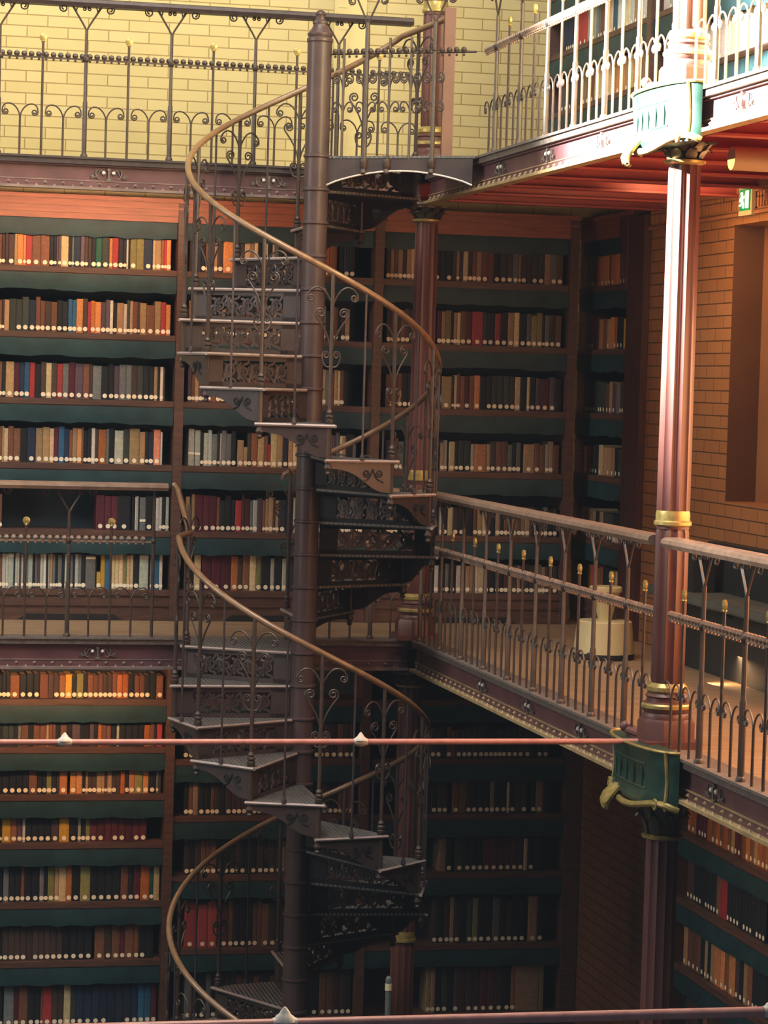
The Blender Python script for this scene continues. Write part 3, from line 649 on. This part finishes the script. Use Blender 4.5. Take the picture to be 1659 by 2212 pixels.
def put(case, rowname, plane, boardz, px0, spec, hs=(.185, .225), lab=True, frm='left', dark=1.0, dep=.17, setback=.035, strip=None):
    """spec: string of code+width(px) tokens; '_' is a gap; uppercase/lowercase code into PAL; optional !h height factor"""
    pxs = px0; out = []
    py = None
    for tok in spec.split():
        code = tok[0]; rest = tok[1:]; hf = None
        if '!' in rest: rest, hf = rest.split('!'); hf = float(hf)
        wpx = float(rest)
        if code == '_': pxs += wpx; continue
        if plane[0] == 'Y':
            yy = 1106-(boardz+.1-1.2)*370
            a = on_plane(pxs, yy, 1, plane[1]+setback); b = on_plane(pxs+wpx, yy, 1, plane[1]+setback)
            pos = (a.x, plane[1]+setback, boardz); ww = b.x-a.x; rz = 0
        else:
            yy = plane[2](pxs) if len(plane) > 2 and plane[2] else 1106-(boardz+.1-1.2)*400
            a = on_plane(pxs, yy, 0, plane[1]+setback); b = on_plane(pxs+wpx, yy, 0, plane[1]+setback)
            pos = (plane[1]+setback, a.y, boardz); ww = a.y-b.y; rz = -pi/2
        hh = random.uniform(*hs) if hf is None else .2*hf
        lim = plane[-1] if isinstance(plane[-1], tuple) else (-9, 99); lo_, hi_ = lim[:2]
        u0, u1 = (pos[0], pos[0]+ww) if rz == 0 else (pos[1]-ww, pos[1])
        if rz == 0 and any(u1 > q-.058 and u0 < q+.008 for q in (XA+.01, XB, XC, XD)): pxs += wpx; continue
        if u0 < lo_ or u1 > hi_ or (len(lim) > 2 and u1 > lim[2] and u0 < lim[3]): pxs += wpx; continue
        n = max(1, round(ww/.052)) if ww > .075 and code in 'mkndgsb' else 1
        for i in range(n):
            q = ww/n
            p = (pos[0]+q*i, pos[1], pos[2]) if rz == 0 else (pos[0], pos[1]-q*i, pos[2])
            out.append(dict(p=p, rz=rz, w=q*.97, h=hh*(1 if n > 1 else random.uniform(.98, 1.02)), d=dep, c=code, lab=lab, case=case, row=rowname, frm=frm, strip=strip if strip and code in 'lsw' else None))
        pxs += wpx
    N = len(out)
    for i, o in enumerate(out): o['n'] = (i+1) if frm == 'left' else N-i
    BOOKS.extend(out)
def rnd(total, pool, wmin=5, wmax=12, gap=0):
    s = []; x = 0
    while x < total-wmin:
        wv = random.uniform(wmin, wmax); wv = min(wv, total-x); s.append('%s%.1f' % (random.choice(pool), wv)); x += wv
    return ' '.join(s)
PB = ('Y', YS)
RN = ['top shelf', 'second shelf', 'third shelf', 'fourth shelf', 'fifth shelf', 'sixth shelf', 'seventh shelf']
CA = 'gallery bookcase left of staircase'
def rowA(i, spec, **k): put(CA, RN[i], PB, MIDB[i], -26, 'd9 d9 b8 '+spec, frm='right', **k)
rowA(0, 'd7 d7 d13 t6 o13 o6 r13 b19 b19 k9 k6 p4 p6 c16 k7 s5 n14 p9 d7 d8 k9 G13 g16 o7 r13 k10 k7 w4 k4 O14 O16 n19 c6 t12 h6 r6 o9', hs=(.178, .19))
rowA(1, 'd5 t11 g14 g14 g14 n15 b10 b10 d13 b13 k11 k13 B9 B9 o14 d10 r7 e9 o13 p10 p9 w7 k8 t15 w7 g6 t7 b10 d5 t14 b18 t13 r11 o10', hs=(.175, .205))
rowA(2, 'k8 t18 m12 n10 B12 r11 k13 d11 c12 d12 r12 s13 m14 p17 b14 d7 s19 k15 k12 p11 s15 s12 d12 g13 k13 k10 t8 k5 w7 d4', hs=(.2, .215))
rowA(3, 't4 c9 b12 b15 k15 n18 t15 t15 c9 m10 B13 n10 h7 t10 o10 b4 k8 k9 w8 d7 e17 s6 k12 l19 g13 t22 t12 k7 n11 x15 w4', hs=(.195, .215))
rowA(4, '_203 m19 m14 m14 k28 _2 k7 w3 l4 k3 s13 k15 w6 l8 l6 k8 l7 k6', hs=(.2, .205), strip=.3)
rowA(5, 'l8 w5 l12 k3 l5 w4 p4 l5 k4 s6 l10 k5 s5 p6 l7 w6 k4 l4 t6 s6 k5 s9 k6 l8 k4 s6 k4 l8 s6 k9 s22 k2 y9!.5 y9 B12 c10 c8 c9 O8 c7 c7 k13 l20 _3 s10 B10 w7', hs=(.2, .21), strip=.93)
CB = 'gallery bookcase behind the staircase'
def rowB(i, px, spec, **k): put(CB, RN[i], PB, MIDB[i], px, spec, frm='left', **k)
rowB(0, 405, 'd10 p8 n8 k9 b10 p8 t8 d12 o22 d7 k8 d9 c12 t9 c8 k10 d7 w4 k10 w4 s9 k11 d9 k12 d9 k40 e15 e15 h16 _5 k10 n12 k12')
rowB(1, 403, rnd(240, 'kdbtpkdmg', 7, 14)+' '+'t8 c7 d9 t9 k8 d8 t7 k11 t8 b7 k7 d9 t10 _20', hs=(.18, .21))
rowB(2, 401, 'p8 b7 t9 p8 d9 m9 '+rnd(230, 'kdbmg', 7, 14)+' s9 t9 s11 b7 t8 c5 b8 k10 _20')
rowB(3, 402, 'l13 _1 l12 k7 l10 l8 s12 k5 l4 s10 s11 k10 _3 t14!.8 t8!.6 d8 h14 t14!.9 b8 r6!.7 c14 t12 n12 t10 c12 k5 k40 s10 t9 t8 p8 s9 c6 t7 k20', strip=.34)
rowB(4, 396, 't9 _3 t8 m18 m14 m15 b7 k12 k13 k8 r14 d7 m11 s6 l10 p11 b6 t7 t10 d5 t7 n16 k15 l14 k40 '+rnd(120, 'kdtsnb', 7, 12))
rowB(5, 400, 'k14 c15 _2 m63 e15 d10 h15 c14 O11 k20 l8 k17 l9 n26 k40 '+rnd(120, 'kdtsnb', 7, 12))
CC = 'gallery bookcase right of corner column'
def rowC(i, px, spec, **k): put(CC, RN[i], PB, MIDB[i], px, spec, frm='right', **k)
rowC(0, 830, 'd9 t8 b9 t10 d8 t10 c9 k40 k14 k13 k13 g9 t6 d8 c11 d9 h9 t11 b15 b12 k13 g15 d12 s13 t5 d13 d10 d14 g14 t13 s14 b13 d14 d12', hs=(.185, .2))
rowC(1, 830, 'p10 b9 d12 b10 p8 d9 k40 _12 m9 t9 O12 k5 t8 c7 h12 m13 r24 g8 k17 r13 k15 t14 c11 k16 s10 O13 O11 k5 s10 d13 b13 b14', hs=(.195, .21))
rowC(2, 828, 'h26 h10 k12 k10 k45 _10 k7 t23 d5 c6 b7 h10 m10 b10 o13 k14 k11 g13 g13 g14 d10 c12 k14 c6 k13 p11 m19 p12 k14 k14', hs=(.2, .215))
rowC(3, 828, rnd(65, 'kdtbs', 7, 12)+' k45 _14 t8 l6 _4 c13 k7 g13 g14 l7 o28 t7 d12 b13 b13 s10 k8 s10 _6 t24 b11 b12 l7 t10 b13 d9 p11', hs=(.17, .2))
rowC(4, 828, rnd(65, 'kdtbs', 7, 12)+' k45 _12 w5 k12 c11 d12 k14 k18 b9 t11 c9 d9 k10 t10 k8 h10 '+rnd(140, 'kdtsgb', 7, 12), hs=(.165, .185))
rowC(5, 828, rnd(65, 'kdtbs', 7, 12)+' k45 w9 k14 s8 k16 w10 d10 t10 t10 w6 c14 d10 k14 '+rnd(160, 'kdtsgm', 7, 12), hs=(.165, .185))
CR = 'right wall bookcase'
def rowR(i, spec, px=1246, **k): put(CR, RN[i], ('X', XW, lambda x: 830+(1.2-MIDB[i])*385, (15.07, 16.125)), MIDB[i], px, spec, frm='right', **k)
rowR(0, 't13 m9 m8 s6 b10 o9 o9 o8 b5 o9 o9 h8 h6 c6 b7', hs=(.185, .2))
rowR(1, 'p9 b9 p8 s7 b8 p9 o9 h9 t6 o9 e6 k14 y14', hs=(.18, .2))
rowR(2, 'o10 b9 d8 g11 g10 g9 g8 b7 t6 p9 s8 d9 c8 c5', hs=(.18, .2))
rowR(3, 't7 b9 c6 b9 g9 k8 c9 t9 t8 t9 k8 g14', hs=(.17, .19))
rowR(4, 'c9 t8 b9 c7 t8 k8 t8 g20 w14!.4', hs=(.165, .185))
rowR(5, 'k13 k10 e9 r9 h8 b7 k16 t11 c10 d8 k9 k8', hs=(.17, .19))
LA = 'lowest bookcase left of staircase'
def rowL(i, spec, px=-22, **k): put(LA, RN[i], PB, LOWA[i], px, 'd7 d8 k7 '+spec, frm='right', **k)
rowL(0, 'k9 k9 h20 k15 k15 k14 b18 d12 d12 h13 y14 k10 O15 k9 b12 b11 b10 d10 d10 b10 e12 e13 k13 b11 b11 k12 k13 h15 o13 o6', hs=(.135, .15))
rowL(1, 'g14 g12 k8 s7 b16 k11 b14 b13 t6 b8 b7 k10 b14 k11 p18 k20 p10 k8 e8 b10 b10 k12 l6 k14 k14 k14 k12 e12 h10 k5 r12 r14', hs=(.13, .15))
rowL(2, 'k15 k15 k14 k14 b18 k10 k10 O11 k11 d6 o17 _6 o13 o13 k7 t6 d8 d10 t11 t6 d6 t10 d9 d9 e10 k9 o12!.95 O18!.95 o12 k16 s5 d6 _4 o24', hs=(.15, .165))
rowL(3, 'y19 h13 p12 w6 k14 k14 k14 k14 d17 y22 k18 l7 k10 O10 m15 m16 m15 m15 m15 m16 m15 m15', hs=(.165, .18))
rowL(4, '_2 s12 k13 k13 b8 k16 k16 s10 k8 O15 t9 c16 e12 k18 O22 k16 k16 k16 k17 b17 k11 m15 e20 G8 c13', hs=(.215, .235))
rowL(5, 'd13 d13 d13 d13 d13 d13 d13 d13 d13 d13 k16 k16 k16 k16 _5 b22 d15 b18 m10 b20 h10 k16 k16 p15', hs=(.195, .215))
rowL(6, '_3 s22 m10 b20 k14 k13 b5 r20 d12 d13 c15 g12 n17 n17 n17 n17 n17 n17 n17 n14 B14 B14 m12 c12', hs=(.245, .27))
LB = 'lowest bookcase behind staircase'
for i in range(1, 6):
    sp = {4: 'r25 _4 r22 r20 _6 m18 '+rnd(130, 'kdbkd', 9, 16), 2: 'k10 b9 t12 k14 k13 b8 '+rnd(160, 'kdkbd', 9, 16)}.get(i, rnd(230, 'kdbkdgs', 9, 16))
    put(LB, RN[i], PB, LOWB[i], 392, sp+' k60 '+rnd(100, 'kdbkd', 9, 16), hs=(.2, .23) if i < 4 else (.25, .28), lab=False)
LC = 'lowest bookcase beside brown brick wall'
def rowLC(i, spec, px=925, **k): put(LC, RN[i], ('Y', YS, None, (3.515, 4.75)), LOWB[i], px, spec, frm='left', **k)
rowLC(1, rnd(315, 'kdkdbg', 9, 15), hs=(.16, .2))
rowLC(2, 'k13 d11 d12 _10 h15 h15 d10 k14 k14 k13 t9 k14 k13 c6 k13 d12 d13 _9 k9 t17 k14 k14 d12 k14 k13 d12', hs=(.2, .215))
rowLC(3, '_14 t15 k13 _6 g20 k14 k14 k13 m15 m16 m15 m14 d14 d13 c8 k16 k16 k16 k15 k16 k12', hs=(.2, .22), px=928)
rowLC(4, 'd13 k14 d12 t9 d14 k14 g12 O12 k15 k16 s16 k14 d13 k14 k14 _6 t20 k12 _4 c14 k20', hs=(.26, .29), px=925)
rowLC(5, 't10 t10 k14 g13 k13 p9 d16 d16 d15 m17 m16 d18 k16 e9 t52 O10 k10', hs=(.3, .34), px=912)
R2C = 'lowest bookcase beneath right girder'
def rowR2(i, spec, px=1466, **k):
    put(R2C, RN[i], ('X', XW+.005, lambda x: 1830+(x-1466)*.5+(-.97-R2B[i])*420, (11.52, 13.94)), R2B[i], px, spec, frm='left', **k)
rowR2(1, 'h8 h9 e8 e10 m12 m12 e9 h9 e8 h9 e8 h9 t7 m15 h8 e9 h9 t8 e9 h9 e8 h9', hs=(.22, .25))
rowR2(2, 'O15 d14 k12 k13 k12 k12 h8 r15 k14 k14 k14 k14 k14 k14', hs=(.22, .24))
rowR2(3, '_6 t9 b10 b9 b9 k9 t6 k7 t7 o14 o9 h9 o14 d9 k9 t8 h11 k14 k14 k14', hs=(.22, .24))
rowR2(4, rnd(190, 'kdbtkd', 9, 14), hs=(.2, .24))
R3C = 'uppermost bookcase behind right railing'
def rowR3(i, spec, px=1186, **k):
    put(R3C, RN[i], ('X', XU, lambda x: 120-(x-1186)*.45+(3.53-R3B[i])*340, (11.6, 16.1, 14.04, 14.15)), R3B[i], px, spec, frm='left', **k)
rowR3(1, 'd14 d14 n12 w7 n8 b10 s9 '+rnd(300, 'wclwtswBlc', 8, 14), hs=(.2, .23))
rowR3(2, 'd13 d14 n14 n13 r10 r9 r9 l10 l9 s9 b12 _6 c9 B10 w10 w9 c8 w9 t9 '+rnd(260, 'wclwtwc', 8, 14), hs=(.2, .23))
rowR3(3, 'b12 b12 p9 d10 k9 d9 d9 t10 b9 b8 c9 c9 c10 c9 t10 o9 o10 t9 c9 o10 h9 t9 _30 w9 l9 c9 o8 c9 h9 w9 c8 '+rnd(160, 'wwcwlw', 8, 14), hs=(.2, .24))
rowR3(4, 'd10 d9 n9 b9 t9 d9 k8 k9 b9 b8 r9 x9 s9 l9 t9 c9 c9 '+rnd(300, 'wwclwt', 8, 14), hs=(.2, .23))
# pick the books that show largest as single objects; the rest is one mass
for b in BOOKS:
    c = Vector(b['p']); dx = Vector((cos(b['rz']), sin(b['rz']), 0))
    x0, y0, _ = project(c); x1, y1, dd = project(c+dx*b['w']+Vector((0, 0, b['h'])))
    vis = max(0, min(1659, x1)-max(0, x0))*max(0, min(2212, y0)-max(0, y1))
    mx = (x0+x1)/2; my = (y0+y1)/2
    if 395 < mx < 730 and (545 < my < 940 or my > 1380): vis *= .1
    if 640 < mx < 950 and my > 950: vis *= .05
    if mx > 1180 and my < 330: vis *= .55
    if 895 < mx < 950 or 1395 < mx < 1475: vis *= .02
    b['area'] = vis*(1 if b['lab'] else .3)
BOOKS.sort(key=lambda b: -b['area'])
N1 = 300
def jitter(code, dk=1.0):
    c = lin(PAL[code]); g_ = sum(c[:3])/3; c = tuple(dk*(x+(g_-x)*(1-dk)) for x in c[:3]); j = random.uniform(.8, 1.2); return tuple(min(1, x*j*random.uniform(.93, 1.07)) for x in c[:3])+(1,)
def unit_book():
    w = MB()
    # boards+spine (cloth), page block (paper)
    prof = [(0, .02), (.1, .005), (.3, 0), (.7, 0), (.9, .005), (1, .02), (1, 1), (0, 1)]
    n = len(prof)
    w.add([(x, y, 0) for x, y in prof]+[(x, y, 1) for x, y in prof], [tuple(range(n-1, -1, -1))]+[(i, (i+1) % n, n+(i+1) % n, n+i) for i in range(n)])
    # rim of the top, then recessed pages
    ins = [(.12, .06), (.88, .06), (.88, .97), (.12, .97)]
    b = len(w.v); w.v += [(x, y, 1) for x, y in ins]; w.v += [(x, y, .985) for x, y in ins]
    T = n
    for f in ((T+0, T+1, b+0), (T+1, T+2, b+0), (T+2, T+3, b+1, b+0), (T+3, T+4, b+1), (T+4, T+5, b+1), (T+5, T+6, b+2, b+1), (T+6, T+7, b+3, b+2), (T+7, T+0, b+0, b+3)): w.face(*f)
    for i in range(4): w.face(b+i, b+(i+1) % 4, b+4+(i+1) % 4, b+4+i)
    w.cur = 1; w.face(b+4, b+5, b+6, b+7)
    return w
UB = unit_book()
bookmesh = bpy.data.meshes.new('book'); bookmesh.from_pydata(UB.v, [], UB.f)
bookmesh.materials.append(MATS['book_cloth']); bookmesh.materials.append(MATS['paper']); bookmesh.polygons.foreach_set('material_index', UB.mi)
_l = MB(); _l.add([(.014*cos(a), -.0012, .014*sin(a)) for a in [2*pi*i/8 for i in range(8)]]+[(.014*cos(a), .002, .014*sin(a)) for a in [2*pi*i/8 for i in range(8)]], [tuple(range(7, -1, -1))]+[(i, (i+1) % 8, 8+(i+1) % 8, 8+i) for i in range(8)])
lo = obj('spine_label', _l, 'sticker'); labmesh = lo.data; bpy.data.objects.remove(lo)
_l = MB().box((-.014, -.0014, -.007), (.014, .002, .007)); lo = obj('spine_label', _l, 'sticker', None, False); stripmesh = lo.data; bpy.data.objects.remove(lo)
mass = MB(); masscol = []
def size_word(b):
    ww = b['w']; return 'thin ' if ww < .02 else ('thick ' if ww > .043 else '')
for i, b in enumerate(BOOKS):
    x, y, z = b['p']; z += .0008
    cz, sz = cos(b['rz']), sin(b['rz'])
    col = jitter(b['c'], .8 if b['case'] in (CC, LC, LB) else .95)  # dim bays: shade worked into the book colours, darker and greyer
    stick = b['w'] > .012 and random.random() < .88
    if i < N1:
        o = bpy.data.objects.new('book', bookmesh); COL.objects.link(o)
        o.location = (x, y, z); o.rotation_euler.z = b['rz']; o.scale = (b['w'], b['d'], b['h']); o.color = col
        o['label'] = '%s%s book, %s from %s, %s, %s' % (size_word(b), NAMES[b['c']], ordinal(b['n']), b['frm'], b['row'], b['case'])
        o['category'] = 'book'; o['group'] = 'books on the %s, %s' % (b['row'], b['case'])
        if stick:
            s = bpy.data.objects.new('spine_label', labmesh); COL.objects.link(s); s.parent = o
            f = min(1, b['w']*.6/.014); s.location = (.5, 0, .022/b['h']); s.scale = (f/b['w'], 1/b['d'], max(f, .75)/b['h'])
            if b['strip']: s.location.z = b['strip']; s.data = stripmesh; s.scale = (b['w']*.98/.028/b['w'], 1/b['d'], 1/b['h'])
    else:
        def xf(p): lx, ly = p[0]*b['w'], p[1]*b['d']; return (x+lx*cz-ly*sz, y+lx*sz+ly*cz, z+p[2]*b['h'])
        mass.cur = 0; base = len(mass.v); mass.v += [xf(p) for p in UB.v]
        for f, mi in zip(UB.f, UB.mi): mass.f.append(tuple(q+base for q in f)); mass.mi.append(mi); masscol.append(col)
        if stick:
            f = min(1, b['w']*.6/.014); base = len(mass.v)
            mass.v += [xf((.5+.014*f*cos(a)/b['w'], -.0015/b['d'], (.022+.014*max(f, .75)*sin(a))/b['h'])) for a in [2*pi*q/8 for q in range(8)]]
            mass.f.append(tuple(range(base, base+8))); mass.mi.append(2); masscol.append(col)
me = bpy.data.meshes.new('shelved_book_mass'); me.from_pydata(mass.v, [], mass.f)
for k in ('book_cloth_mass', 'paper', 'sticker'): me.materials.append(MATS[k])
me.polygons.foreach_set('material_index', mass.mi)
ca = me.color_attributes.new('Col', 'FLOAT_COLOR', 'CORNER'); buf = []
for f, c in zip(mass.f, masscol): buf += list(c)*len(f)
ca.data.foreach_set('color', buf)
mo = bpy.data.objects.new('shelved_book_mass', me); COL.objects.link(mo); mo['kind'] = 'stuff'
mo['label'] = 'remaining dim and distant books filling the shelves'; mo['category'] = 'books'
# ------------------------------------------------------------------ smaller things on the right gallery
t = thing('pedestal_stool', 'cream drum-shaped stool with flared stem behind the right railing', 'stool', (4.345, 13.8, 0))
w = MB(); w.lathe([(.165, .0), (.168, .012), (.166, .03)], 32); obj('foot_ring', w, 'rubber', t, label='black rubber foot ring')
w = MB(); w.lathe([(.166, .03), (.166, .05), (.150, .2), (.143, .206), (.05, .208)], 32); obj('drum_base', w, 'cream', t)
w = MB(); w.lathe([(.036, .207), (.055, .28), (.08, .36)], 24); obj('flared_stem', w, 'cream', t)
w = MB(); w.lathe([(.085, .36), (.09, .365), (.09, .385), (.083, .392)], 24); obj('seat', w, 'cream', t)
# wall desk: ledge, upright back, brackets, dark front
t = thing('wall_desk', 'long grey-green desk against the ochre brick wall', 'desk', (XW, 13.75, 0), -pi/2)
w = MB(); w.box((0, -.28, .36), (2.4, -.0, .41)); w.box((0, -.29, .37), (2.4, -.28, .4)); obj('desk_top', w, 'desk_grey', t, False)
w = MB(); w.box((.35, -.05, .41), (2.4, -.004, .66)); w.box((.35, -.07, .645), (2.4, -.004, .67)); obj('back_board', w, 'desk_dark', t, False)
for x in (.12, .95, 1.8):
    w = MB(); w.extrude([(-.26, .36), (-.02, .36), (-.02, .2), (-.1, .28)], lambda a, b, s: (s, a, b), x, x+.05); obj('bracket', w, 'desk_dark', t, False)
w = MB(); w.box((.3, -.16, .0), (2.4, -.02, .35)); obj('front_panel', w, 'desk_dark', t, False)
o = obj('document_box', MB().box((-.06, -.09, 0), (.06, .09, .2)).box((-.062, -.092, .17), (.062, .092, .2)), 'desk_dark', None, False, loc=(XW-.16, 13.28, .411)); tag(o, 'dark upright document box standing on the grey desk', 'box')
o = obj('file_folder', MB().box((-.08, -.018, 0), (.08, .018, .19)).box((-.082, -.02, .0), (-.078, .02, .192)), 'cream', None, False, loc=(XW-.15, 13.46, .411)); tag(o, 'pale upright file folder beside the dark document box', 'folder')
# low posts beside the foot of the staircase
p = on_plane(840, 2108, 1, 13.25)
t = thing('barrier_post', 'slim grey barrier post with cream band beside the staircase foot', 'post', (p.x, p.y, -H))
hp = p.z+H
w = MB(); w.lathe([(.09, 0), (.09, .012), (.02, .03)], 20); obj('base_plate', w, 'iron_dark', t)
w = MB(); w.lathe([(.016, .02), (.016, hp-.06)], 14); obj('shaft', w, 'desk_grey', t)
w = MB(); w.lathe([(.019, hp-.075), (.019, hp-.04)], 14); obj('cream_band', w, 'cream', t, label='cream band')
w = MB(); w.lathe([(.016, hp-.04), (.017, hp-.015), (.01, hp-.003), (.003, hp)], 14); obj('cap', w, 'desk_grey', t)
# exit sign
t = thing('exit_sign', 'green and white emergency exit sign on the ochre wall', 'sign', (XW-.045, 13.08, 2.46), -pi/2)
w = MB(); w.box((-.095, 0, -.08), (.095, .02, .08)); obj('backplate', w, 'cream', t, False)
w = MB(); w.box((-.075, -.006, -.055), (.075, 0, .055)); obj('green_panel', w, 'sign_green', t, False)
w = MB(); w.box((.02, -.009, -.045), (.065, -.006, .045)); w.ball((-.03, -.008, .032), .01, 8, 5)
w.tube([(-.03, -.008, .02), (-.022, -.008, -.008)], .008, 6); w.tube([(-.022, -.008, -.008), (-.005, -.008, -.02), (-.008, -.008, -.044)], .006, 6); w.tube([(-.022, -.008, -.008), (-.04, -.008, -.025), (-.062, -.008, -.028)], .006, 6)
w.tube([(-.03, -.008, .016), (-.008, -.008, .01), (.006, -.008, .018)], .005, 6); w.tube([(-.03, -.008, .016), (-.05, -.008, .008), (-.056, -.008, -.008)], .005, 6)
obj('pictogram', w, 'sign_white', t)
# tubular lamp under the upper gallery
LP = on_plane(1580, 342, 1, 10.6)
t = thing('tube_lamp', 'beige half-cylinder lamp under the uppermost gallery floor', 'lamp', (LP.x, LP.y, LP.z), 0)
w = MB(); w.tube([(0, 0, 0), (1.1, 0, 0)], .05, 20); obj('housing', w, 'lamp_shell', t)
w = MB(); w.add([(-.001, .045*cos(a), .045*sin(a)-.004) for a in [pi+pi*i/10 for i in range(11)]], [tuple(range(10, -1, -1))]); obj('lit_end', w, 'lamp_glow', t, False, label='glowing end of the lamp')
for x in (.2, .9):
    w = MB(); w.box((x, -.015, .045), (x+.03, .015, 2.6-LP.z-.003)); obj('hanger', w, 'iron_dark', t, False)
# ------------------------------------------------------------------ light
W = bpy.data.worlds.new('world'); SC.world = W; W.use_nodes = True
W.node_tree.nodes['Background'].inputs[0].default_value = (.6, .74, 1, 1); W.node_tree.nodes['Background'].inputs[1].default_value = .09
def area(name, loc, target, sx, sy, power, col):
    d = bpy.data.lights.new(name, 'AREA'); d.shape = 'RECTANGLE'; d.size = sx; d.size_y = sy; d.energy = power; d.color = col
    o = bpy.data.objects.new(name, d); COL.objects.link(o); o.location = loc
    o.rotation_euler = (Vector(target)-Vector(loc)).to_track_quat('-Z', 'Y').to_euler(); return o
area('skylight', (1.2, 9.5, 8.5), (1.6, 13.2, 2), 4, 7, 820, (1, .95, .85))
d = bpy.data.lights.new('window_beam', 'SPOT'); d.energy = 200000; d.color = (1, .95, .88); d.spot_size = radians(40); d.spot_blend = .6; d.shadow_soft_size = .25
o = bpy.data.objects.new('window_beam', d); COL.objects.link(o); o.location = (-4.5, 11.0, 6.2); o.rotation_euler = (Vector((3.6, 9.8, 4.2))-o.location).to_track_quat('-Z', 'Y').to_euler()
WARM = (1, .55, .25)
area('gallery_lamp_lower_left', (1.5, 15.05, -.22), (1.6, 15.9, -1.0), 1.2, .08, 14, WARM)
area('gallery_lamp_left', (1.7, 15.2, 2.45), (1.7, 15.9, 2.0), 1.5, .08, 13, (1, .62, .36))
area('gallery_lamp_right', (4.3, 12.9, 2.42), (4.9, 13.6, 1.6), .1, 1.4, 20, WARM)
area('gallery_lamp_lower_right', (4.3, 12.6, -.2), (4.9, 12.6, -.9), .1, 1.6, 7, WARM)
area('left_window_upper', (-4.5, 12.6, 4.6), (3, 13.4, 2.0), 2.5, 3, 240, (1, .93, .82))
area('left_fill_middle', (-4.0, 10.5, 1.0), (3.5, 11.5, 2.2), 2, 1.4, 50, (1, .9, .76))  # unseen fill light, added to brighten the red gallery underside
# ------------------------------------------------------------------ colour management
SC.view_settings.view_transform = 'Standard'; SC.view_settings.look = 'None'; SC.view_settings.exposure = 0; SC.view_settings.gamma = 1
cm = SC.view_settings; cm.use_curve_mapping = True; cm.curve_mapping.black_level = (-.006, -.007, -.008); cm.curve_mapping.update()
SC.cycles.use_denoising = True; SC.cycles.max_bounces = 6; SC.cycles.diffuse_bounces = 3; SC.cycles.glossy_bounces = 3; SC.cycles.caustics_reflective = False; SC.cycles.caustics_refractive = False
